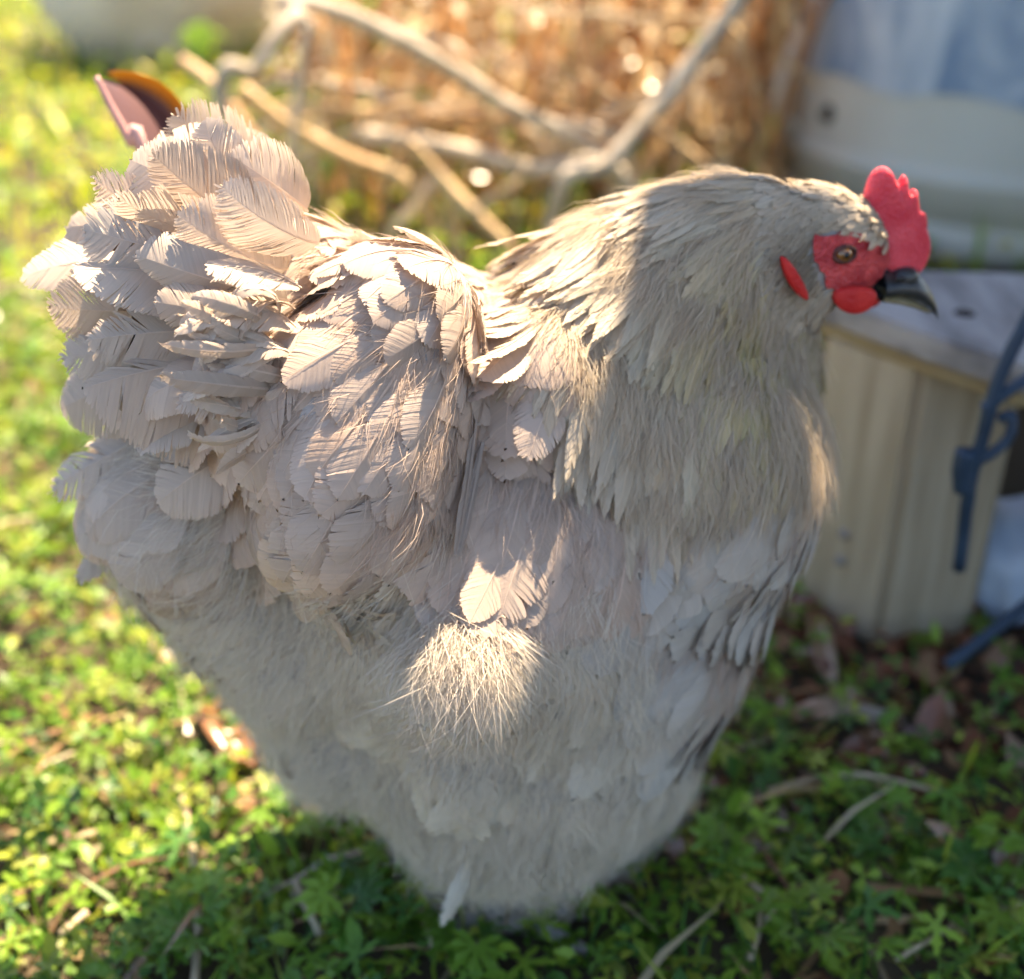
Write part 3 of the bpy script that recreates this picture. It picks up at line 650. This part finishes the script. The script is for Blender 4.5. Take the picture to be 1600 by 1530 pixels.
loft('lower_beak', [(1370, 458, 10, 28), (1400, 464, 9, 24), (1425, 472, 8, 17), (1445, 482, 6, 10), (1455, 488, 2, 4)], M_beak2)
np_, nn_ = P(1407, 436, .0095), 0
ball('cere', P(1412, 432, .002), .0062, M_beak, hen, (1.1, .9, .8))
ball('nostril', np_, .0016, M_black, hen, (1.6, .6, .8))
# legs in the fluff, toes on the ground
M_leg = simple('leg_scale', (.22, .20, .19), (.34, .30, .27), 150, .6, .3)
for off, x in ((.052, 760), (-.052, 830)):
    top = P(x, 1230, off); ft = np.array([top[0] + .005, top[1], .008])
    V, F = tube([top, (top + ft) / 2 + (-.004, 0, 0), ft], [.011, .008, .008], 10, .04); leg = mesh_from('leg', V, F, M_leg, hen)
    for a in (-.5, 0, .5, math.pi):
        dv = np.array([math.cos(a + BETA), math.sin(a + BETA), 0]) * (.05 if a != math.pi else .025)
        V, F = tube([ft, ft + dv * .5 + (0, 0, .004), ft + dv + (0, 0, -.003)], [.006, .005, .003], 8, .04); mesh_from('toe', V, F, M_leg, leg)

# ------------------------------------------------------------------ dry thicket and fallen stalks behind
M_cane = [simple('dry_cane_a', (.45, .28, .13), (.70, .50, .28), 30, .55, .2, stretch=(1, 1, .2)), simple('dry_cane_b', (.32, .16, .07), (.50, .29, .14), 30, .6, .2, stretch=(1, 1, .2)), simple('dry_cane_c', (.55, .42, .27), (.74, .61, .44), 30, .35, .2, stretch=(1, 1, .2))]
M_grey = simple('grey_stalk', (.36, .29, .21), (.62, .52, .40), 25, .7, .4, stretch=(1, 1, 1))
x0_, x1_ = at_y(430, 200, 1.7)[0], at_y(1230, 200, 1.7)[0]
for k in range(150):
    y = rng.uniform(1.25, 2.7); f = (y - 1.25) / 1.45
    xl = at_y(500, 100, y)[0]; xr = at_y(1215, 100, y)[0]; x = xl + (xr - xl) * (1 - rng.random() ** 1.35)
    h = rng.uniform(.35, .85); b = np.array([x, y, 0]); ln = rng.normal(size=2) * .10
    V, F = tube([b - b, (ln[0] * .35, ln[1] * .3, h * .5), (ln[0] * 1.1, ln[1], h)], [rng.uniform(.005, .010)] * 2 + [.003], 7, .05, k)
    o = mesh_from('cane_stalk', V, F, M_cane[int(rng.choice(3, p=[.45, .35, .2]))], None); o.location = b
    tag(o, 'upright dry brown stalk in the blurred thicket behind the hen', 'stalk', 'dry stalks of the thicket')
for k in range(46):              # thin dry stems lying across one another in front of the thicket
    y = rng.uniform(1.12, 1.6); c0 = at_y(rng.uniform(450, 1010), rng.uniform(20, 290), y); a = rng.uniform(-.9, .9) + (math.pi if rng.random() < .5 else 0); l_ = rng.uniform(.10, .19)
    d_ = np.array([math.cos(a), rng.normal() * .3, math.sin(a) * .8]); p0, p1 = c0 - d_ * l_, c0 + d_ * l_; lo = p0 if p0[2] < p1[2] else p1; hi = p1 if p0[2] < p1[2] else p0
    lo = lo + (lo - hi) * 0; lo[2] = max(lo[2], .004); foot_ = np.array([lo[0] + rng.normal() * .03, lo[1] + .02, .002])
    V, F = tube([foot_ - foot_, lo - foot_ + (0, 0, .004), c0 - foot_ + (0, 0, .015), hi - foot_], [.003, rng.uniform(.003, .0055), rng.uniform(.003, .005), .002], 7, .06, k)
    o = mesh_from('thin_stalk', V, F, M_cane[int(rng.choice(3, p=[.4, .1, .5]))], None); o.location = foot_
    tag(o, 'thin pale dry stalk crossing others in front of the thicket', 'stalk', 'thin crossing stalks before the thicket')
bag_ = Bag()
for k in range(4200):            # dry strap leaves and husks hanging among the stalks
    y = rng.uniform(1.15, 2.7); xl = at_y(470, 100, y)[0]; xr = at_y(1230, 100, y)[0]; p0 = np.array([xl + (xr - xl) * (1 - rng.random() ** 1.3), y, rng.uniform(.0, .55) ** 1.2])
    L_f = rng.uniform(.03, .12); w_ = rng.uniform(.003, .009); d = rng.normal(size=3) * np.array([.5, .5, 1]); d /= np.linalg.norm(d); s_ = np.cross(d, rng.normal(size=3)); s_ /= np.linalg.norm(s_)
    pts = [p0 + d * L_f * u - np.array([0, 0, L_f * .6 * u * u]) for u in (0, .35, .7, 1)]
    V = np.array([v for p_, ww in zip(pts, (.4, 1, .8, .1)) for v in (p_ - s_ * w_ * ww, p_ + s_ * w_ * ww)]); V[:, 2] = np.maximum(V[:, 2], .002)
    c = np.array([(.66, .44, .22), (.46, .23, .09), (.74, .58, .37), (.55, .27, .10), (.20, .32, .06)][rng.choice(5, p=[.3, .22, .25, .13, .10])]) * rng.uniform(.8, 1.2)
    bag_.add(V, np.array([(0, 1, 3, 2), (2, 3, 5, 4), (4, 5, 7, 6)]), np.tile(c, (8, 1)))
for k in range(1500):            # pale flakes added and turned to the sun for bright bokeh glints
    y = rng.uniform(1.28, 2.4); xl = at_y(430, 100, y)[0]; xr = at_y(1240, 100, y)[0]; p0 = np.array([xl + (xr - xl) * (1 - rng.random() ** 1.2), y, rng.uniform(.01, .5)])
    n_ = np.array(sdir) + rng.normal(size=3) * .45; n_ /= np.linalg.norm(n_); a_ = np.cross(n_, rng.normal(size=3)); a_ /= np.linalg.norm(a_); b_2 = np.cross(n_, a_); w_ = rng.uniform(.004, .011)
    V = np.array([p0 + a_ * w_ * 1.8 * math.cos(t) + b_2 * w_ * math.sin(t) + n_ * w_ * .5 * math.cos(2 * t) for t in np.linspace(0, 2 * math.pi, 9)[:-1]]); c = np.array((.80, .70, .54)) * rng.uniform(.8, 1.1)
    bag_.add(V, np.array([(0, 1, 2, 3), (0, 3, 4, 7), (4, 5, 6, 7)]), np.tile(c, (8, 1)))
o = bag_.build('dry_leaves_and_glints', M_drystuff); tag(o, 'dry brown husks and strap leaves among the thicket stalks, with added pale glint flakes', 'dry leaves', None, 'stuff')
FALLEN = [  # px path with distance y, radius, label
    ([(440, 5, 1.0), (500, 8, 1.0), (600, 50, 1.02), (700, 105, 1.04), (800, 170, 1.06), (940, 245, 1.1)], .0105, 'thick arched grey dry stalk falling from top left towards the neck'),
    ([(1175, -30, 1.1), (1110, 60, 1.08), (1040, 150, 1.05), (985, 215, 1.02), (940, 262, 1.0), (880, 285, 1.0)], .0105, 'grey dry stalk slanting down left from the top above the neck'),
    ([(470, 20, .98), (430, 60, .95), (395, 110, .93), (345, 135, .92)], .0100, 'short bent grey stalk end below the boulder'),
    ([(485, 30, .9), (470, 120, .9), (460, 210, .9), (452, 330, .9)], .0050, 'thin upright grey stalk rising behind the tail'),
    ([(380, 140, .98), (450, 195, 1.0), (540, 245, 1.02), (640, 290, 1.05)], .0095, 'tan dry stalk sloping right just behind the saddle'),
    ([(430, 125, 1.2), (560, 140, 1.2), (680, 180, 1.2), (830, 210, 1.22)], .0085, 'pale horizontal dry stalk behind the arched stalk'),
    ([(560, 210, 1.15), (700, 230, 1.1), (830, 265, 1.08), (960, 262, 1.05)], .0105, 'grey dry stalk lying level above the dip of the back'),
    ([(680, 285, 1.0), (650, 320, .97), (610, 370, .95)], .0075, 'short brown stalk leaning behind the saddle'),
    ([(690, 270, 1.0), (705, 330, 1.0), (715, 420, 1.0)], .0085, 'upright brown stalk stub behind the dip of the back'),
    ([(640, 220, .95), (700, 290, .95), (760, 350, .93), (800, 390, .92)], .0070, 'sunlit tan twig slanting down to the base of neck'),
    ([(285, 95, .95), (325, 125, .93), (350, 160, .92), (375, 200, .9)], .0075, 'brown broken stalk tip beside the yellow leaf'),
    ([(360, 165, .9), (400, 220, .88), (440, 290, .86)], .0060, 'dark reddish stalk slanting behind the tail'),
    ([(1000, 290, 1.2), (1060, 180, 1.22), (1130, 60, 1.25), (1160, -20, 1.25)], .0075, 'brown dry stalk leaning right behind the neck')]
for pts, r, lab in FALLEN:
    W3 = [at_y(x, y, yy) for x, y, yy in pts]; g0 = W3[-1].copy()
    # carry the low end on down to the ground
    if g0[2] > .02 and len(pts) > 2: W3.append(np.array([g0[0] + (W3[-1] - W3[-2])[0] * .5, g0[1] + .03, .004]))
    o0 = W3[-1]; V, F = tube([w - o0 for w in W3], [r * rng.uniform(.85, 1.1) for _ in W3], 10, .05, int(r * 1e5))
    o = mesh_from('fallen_stalk', V, F, M_grey if 'grey' in lab or 'pale' in lab else M_cane[1 if 'dark' in lab else 0], None); o.location = o0
    tag(o, lab, 'stalk', 'fallen stalks behind the hen')

# broad purple and yellow leaf behind the tail
M_pleaf, nt, N_, L_, b_ = mat('purple_yellow_leaf')
a_ = N_.new('ShaderNodeAttribute'); a_.attribute_name = 'col'; L_.new(a_.outputs[0], b_.inputs['Base Color']); b_.inputs['Roughness'].default_value = .5
t_ = N_.new('ShaderNodeBsdfTranslucent'); L_.new(a_.outputs[0], t_.inputs[0]); mx = N_.new('ShaderNodeMixShader'); mx.inputs[0].default_value = .4
L_.new(b_.outputs[0], mx.inputs[1]); L_.new(t_.outputs[0], mx.inputs[2]); L_.new(mx.outputs[0], N_['Material Output'].inputs[0])
LY = .12
A_ = [at_y(x, y, LY) for x, y in ((150, 120), (175, 170), (205, 225), (240, 300))]      # pink rib
E_ = [at_y(x, y, LY + .05) for x, y in ((158, 108), (235, 108), (300, 165), (320, 260))]   # yellow far edge
V = []; C = []; nu = 9
for i in range(4):
    for j in range(nu):
        u = j / (nu - 1); p_ = A_[i] * (1 - u) + E_[i] * u + np.array([0, .03 * math.sin(u * math.pi), -.012 * math.sin(u * math.pi)])
        V.append(p_); k = max(0, (u - .6) / .4); C.append(np.array([.16, .085, .09]) * (1 - k) + np.array([.55, .30, .02]) * k)
F = [(i * nu + j, i * nu + j + 1, (i + 1) * nu + j + 1, (i + 1) * nu + j) for i in range(3) for j in range(nu - 1)]
foot = on_ground(240, 640); foot = np.array([A_[3][0] + .02, LY + .02, 0])
pl = empty('broad_leaf', foot); tag(pl, 'broad purple leaf with yellow edge and pink rib behind the tail', 'leaf')
o = mesh_from('blade', np.array(V) - foot, F, M_pleaf, pl, np.array(C)); sd_ = o.modifiers.new('t', 'SOLIDIFY'); sd_.thickness = .0008
s2 = o.modifiers.new('s', 'SUBSURF'); s2.render_levels = 2; s2.levels = 2
V, F = tube([w - foot for w in A_] + [np.array([.0, 0, 0])], [.0016, .002, .0025, .003, .003], 10); mesh_from('rib', V, F, simple('pink_rib', (.50, .26, .24), (.62, .38, .34), 40, .5), pl)

# ------------------------------------------------------------------ weeds
def leaf_palmate(n_l=5, pts=9):
    """deeply cut cranesbill leaf: each lobe with side teeth, outline fan"""
    out = []
    for k in range(n_l):
        a0 = math.radians(-120 + 240 * k / (n_l - 1)); s = 1 - .22 * abs(k - (n_l - 1) / 2) / ((n_l - 1) / 2)
        for (rr, da) in ((.22, -.42), (.52, -.20), (.66, -.34), (.72, -.14), (1.0, -.10), (.98, .06), (.74, .13), (.68, .33), (.52, .20)):
            out.append((s * rr * math.sin(a0 + da), s * rr * math.cos(a0 + da)))
    out = np.array(out); V = np.zeros((len(out) + 1, 3)); V[1:, :2] = out; V[1:, 2] = -.18 * (out ** 2).sum(1) + .03 * np.sin(np.arange(len(out)) * 2.1)
    F = np.array([(0, i, i + 1) for i in range(1, len(out))]); return V, F
def leaf_clover():
    V = []; F = []
    for k in range(3):
        a0 = k * 2 * math.pi / 3; b = len(V); V.append((0, 0, 0))
        for (r, da, z) in ((.45, -.5, .05), (.85, -.42, .1), (1.0, -.12, .04), (.92, 0, -.02), (1.0, .12, .04), (.85, .42, .1), (.45, .5, .05)): V.append((r * math.sin(a0 + da), r * math.cos(a0 + da), z))
        F += [(b, b + i, b + i + 1) for i in range(1, 7)]
    return np.array(V), np.array(F)
def leaf_ovate():
    V = [(0, 0, 0), (-.22, .3, .06), (.22, .3, .06), (0, .35, 0), (-.2, .65, .03), (.2, .65, .03), (0, .7, -.03), (0, 1, -.12)]
    return np.array(V), np.array([(0, 3, 1), (0, 2, 3), (1, 3, 4), (3, 6, 4), (3, 2, 5), (3, 5, 6), (4, 6, 7), (6, 5, 7)])
def leaf_grass():
    V = [(-.03, 0, 0), (.03, 0, 0), (-.028, .5, .0), (.028, .5, 0), (0, 1, -.2)]
    return np.array(V), np.array([(0, 1, 2), (1, 3, 2), (2, 3, 4)])
def scatter(bagq, tpl, pos, size, tilt, c, cs=.18, upright=False):
    V, F = tpl; n = len(pos); yaw = rng.random(n) * 2 * math.pi; pit = rng.normal(size=n) * tilt + (1.1 if upright else .1); rol = rng.normal(size=n) * tilt * .7
    cy, sy, cp, sp_, cr, sr = np.cos(yaw), np.sin(yaw), np.cos(pit), np.sin(pit), np.cos(rol), np.sin(rol); z = np.zeros(n); o1 = np.ones(n)
    Rz = np.stack([cy, -sy, z, sy, cy, z, z, z, o1], 1).reshape(n, 3, 3); Rx = np.stack([o1, z, z, z, cp, -sp_, z, sp_, cp], 1).reshape(n, 3, 3); Ry = np.stack([cr, z, sr, z, o1, z, -sr, z, cr], 1).reshape(n, 3, 3)
    W = np.einsum('nij,kj->nki', Rz @ Rx @ Ry, V) * size[:, None, None] + pos[:, None, :]
    W[..., 2] = np.maximum(W[..., 2], .001)
    cc = np.asarray(c)[rng.integers(len(c), size=n)] * (1 + cs * rng.normal(size=n))[:, None].clip(.4, 1.8)
    FF = (F[None] + (np.arange(n) * len(V))[:, None, None]).reshape(-1, 3)
    bagq.add(W.reshape(-1, 3), FF, np.repeat(np.clip(cc, .01, .8), len(V), 0))
GREENS = np.array([(.11, .22, .022), (.16, .29, .028), (.22, .34, .035), (.07, .17, .03), (.33, .38, .05)])
STRAW = np.array([(.42, .30, .15), (.30, .17, .08), (.50, .40, .24), (.22, .11, .06)])
def field(n, x0, x1, y0, y1, hmax):
    p = np.stack([rng.uniform(x0, x1, n), rng.uniform(y0, y1, n), rng.random(n) ** 1.3 * hmax + .004], 1)
    bare = np.exp(-(((p[:, 0] - .30) / .16) ** 2 + ((p[:, 1] - .22) / .17) ** 2)) * .93      # trodden soil round the stand
    pat = .5 + .5 * np.sin(p[:, 0] * 9 + 2 * np.sin(p[:, 1] * 7)) * np.sin(p[:, 1] * 11 + 1.5 * np.sin(p[:, 0] * 8)); k = (rng.random(n) > bare) & (rng.random(n) < .55 + .45 * pat)
    sdx, sdy = p[:, 0] - SC[0], p[:, 1] - SC[1]; k &= (sdx ** 2 + sdy ** 2 > .068 ** 2)
    k &= ((p[:, 0] - tub_c[0]) ** 2 + (p[:, 1] - tub_c[1]) ** 2 > (TUB_R + .01) ** 2)
    return p[k]
near = Bag(); R_ = (-.62, .75, -.32, .95)
p = field(5600, *R_, .032); scatter(near, leaf_palmate(), p, rng.uniform(.009, .019, len(p)), .4, GREENS)
p = field(8500, *R_, .03); scatter(near, leaf_clover(), p, rng.uniform(.005, .010, len(p)), .4, GREENS)
p = field(10500, *R_, .028); scatter(near, leaf_ovate(), p, rng.uniform(.008, .020, len(p)), .5, GREENS)
p = field(6500, *R_, .004); scatter(near, leaf_grass(), p, rng.uniform(.018, .048, len(p)), .45, GREENS, upright=True)
o = near.build('weeds', M_leaf); tag(o, 'low green cranesbill, clover and grass covering the ground', 'weeds', None, 'stuff')
farb = Bag(); R2_ = (-2.6, 2.8, .9, 5.5)
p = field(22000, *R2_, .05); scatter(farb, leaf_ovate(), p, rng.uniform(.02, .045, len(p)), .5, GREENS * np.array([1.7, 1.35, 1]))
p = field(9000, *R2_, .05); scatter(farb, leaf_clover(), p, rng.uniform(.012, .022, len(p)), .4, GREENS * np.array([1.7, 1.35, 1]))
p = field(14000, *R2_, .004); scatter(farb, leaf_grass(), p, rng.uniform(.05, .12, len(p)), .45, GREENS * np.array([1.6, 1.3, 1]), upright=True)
o = farb.build('far_grass', M_leaf); tag(o, 'sunlit grass and weeds stretching away behind', 'grass', None, 'stuff')
lit = Bag()
p = field(900, *R_, .012); scatter(lit, leaf_ovate(), p, rng.uniform(.012, .035, len(p)), .5, STRAW)
q2 = np.stack([rng.normal(.28, .13, 900), rng.normal(.24, .13, 900), rng.random(900) * .01 + .003], 1); scatter(lit, leaf_ovate(), q2, rng.uniform(.012, .035, 900), .5, np.array([(.26, .11, .06), (.20, .08, .045), (.34, .19, .10)]))
p = field(1400, *R_, .015); scatter(lit, leaf_grass(), p, rng.uniform(.03, .09, len(p)), .3, STRAW)
o = lit.build('dead_leaf_litter', M_drystuff); tag(o, 'brown dead leaves and straw lying between the weeds', 'dead leaves', None, 'stuff')

# single plants, twigs and leaves that stand out in front
PV, PF = leaf_palmate(7)
def plant(px, py, n, size, label, h=.03):
    c = on_ground(px, py); e = empty('cranesbill_plant', c); tag(e, label, 'plant', 'cranesbill plants in the foreground')
    for k in range(n):
        a = 2 * math.pi * k / n + rng.normal() * .3; rr = size * rng.uniform(.5, 1.2) if k else .1 * size; tip = np.array([rr * math.cos(a), rr * math.sin(a), h * rng.uniform(.7, 1.3)])
        V, F = tube([(0, 0, 0), tip * np.array([.4, .4, .7]), tip], [.0009, .0008, .0006], 6); st_ = mesh_from('stem', V, F, M_stem, e)
        lc = GREENS[rng.integers(4)] * rng.uniform(.9, 1.3)
        lf = mesh_from('leaf', PV * size * rng.uniform(.7, 1.05), PF, M_leaf, st_, np.tile(lc, (len(PV), 1)), smooth=False)
        lf.location = tip; lf.rotation_euler = (rng.normal() * .35 + .25, rng.normal() * .3, a - math.pi / 2)
M_stem = simple('green_stem', (.12, .14, .05), (.22, .17, .09), 60, .5)
for px, py, n, s, lab in [(745, 1500, 5, .021, 'green cranesbill plant below the hen\'s foot feathers'), (560, 1470, 6, .022, 'bushy cranesbill plant left of the foot feathers at the bottom'), (470, 1330, 6, .018, 'cranesbill plant in shade under the belly fluff'),
                          (640, 1390, 4, .018, 'small cranesbill plant touching the belly fluff'), (1135, 1400, 5, .018, 'cranesbill plant right of the hen\'s belly'), (1560, 1440, 6, .024, 'large cranesbill plant at the bottom right corner'),
                          (1250, 1500, 5, .017, 'low cranesbill plant at bottom between belly and right corner'), (330, 1490, 6, .02, 'cranesbill plant beside the long dry stem at bottom left'), (1400, 1340, 4, .016, 'cranesbill plant in the middle of the shaded right-hand weeds')]:
    plant(px, py, n, s, lab)
M_twig = simple('dry_twig', (.34, .25, .15), (.52, .42, .28), 40, .7)
for pts, r, lab in [([(285, 1245), (300, 1330), (310, 1430), (303, 1560)], .0022, 'long thin dry stem lying upright in picture at lower left'), ([(460, 1375), (480, 1420), (500, 1460)], .0020, 'short grey twig under the belly at lower left'),
                    ([(655, 1420), (672, 1460), (678, 1490)], .0018, 'little brown twig by the foot feathers'), ([(1125, 1340), (1160, 1370), (1198, 1400)], .0016, 'orange straw lying right of the belly'),
                    ([(1178, 1400), (1188, 1440), (1172, 1500)], .0015, 'pale crooked stem at lower right of the belly'), ([(1200, 1235), (1330, 1210), (1480, 1240)], .0016, 'long straw arched across the shaded weeds'), ([(95, 1460), (135, 1425)], .002, 'grey twig at the lower left corner'),
                    ([(1400, 1500), (1450, 1470), (1485, 1450)], .0013, 'green-brown straw near the bottom right')]:
    W3 = [on_ground(x, y, .022) for x, y in pts]; o0 = W3[0] * np.array([1, 1, 0]); V, F = tube([w - o0 for w in W3], [r] * len(W3), 8, .06)
    o = mesh_from('dry_twig', V, F, M_twig, None); o.location = o0; tag(o, lab, 'twig', 'dry twigs in the weeds')
def dead_leaf(px0, px1, w, c, lab):
    a = on_ground(*px0, .008); b = on_ground(*px1, .012); d = b - a; L_f = np.linalg.norm(d); y_ = d / L_f; x_ = np.cross(y_, [0, 0, 1]); V = []; F = []
    for i in range(9):
        u = i / 8; ww = w * math.sin(math.pi * (u * .92 + .04)) ** .7
        for j in range(5):
            s_ = (j - 2) / 2; V.append(d * u + x_ * ww * s_ + np.array([0, 0, .006 * abs(s_) ** 1.5 + .006 * math.sin(u * 5) + .002]))
    F = [(i * 5 + j, i * 5 + j + 1, (i + 1) * 5 + j + 1, (i + 1) * 5 + j) for i in range(8) for j in range(4)]
    cc = np.array([np.array(c[0]) * (1 - i / 8) + np.array(c[1]) * (i / 8) for i in range(9) for j in range(5)])
    o = mesh_from('dead_leaf', V, F, M_drystuff, None, cc); o.location = a; sd_ = o.modifiers.new('t', 'SOLIDIFY'); sd_.thickness = .0006; tag(o, lab, 'leaf', 'dead leaves on the ground')
dead_leaf((1225, 1135), (1410, 1122), .011, ((.34, .16, .06), (.55, .52, .46)), 'long curled dead leaf, brown at one end and pale at the other')
dead_leaf((1262, 960), (1300, 1070), .008, ((.30, .13, .05), (.46, .34, .22)), 'narrow brown dead leaf in front of wooden stand')
dead_leaf((330, 1110), (395, 1190), .016, ((.42, .20, .08), (.36, .17, .08)), 'orange brown dead leaf against the belly fluff')
dead_leaf((1210, 1310), (1250, 1300), .010, ((.28, .20, .15), (.36, .28, .22)), 'small grey brown dead leaf right of the belly')

# broad green weed in front of the boulder
lt = at_y(312, 30, 2.05); e = empty('leafy_weed', (lt[0], 2.05, 0)); tag(e, 'single bright green leafy weed in front of the boulder', 'plant')
V, F = tube([(0, 0, 0), (.01, 0, lt[2] * .6), (0, 0, lt[2])], [.004, .003, .002], 8); st_ = mesh_from('stem', V, F, M_stem, e)
OV, OF = leaf_ovate()
for k, (a_, sz, dz) in enumerate(((0, .085, 0), (1.9, .06, -.02), (-1.8, .06, -.02), (3.1, .05, -.05))):
    lf = mesh_from('leaf', OV * np.array([1.6, 1, 1]) * sz, OF, M_leaf, st_, np.tile((.26, .42, .04), (len(OV), 1)))
    lf.location = (0, 0, lt[2] + dz); lf.rotation_euler = (-.9 if k == 0 else -.3, 0, math.pi + a_ if k else math.pi)
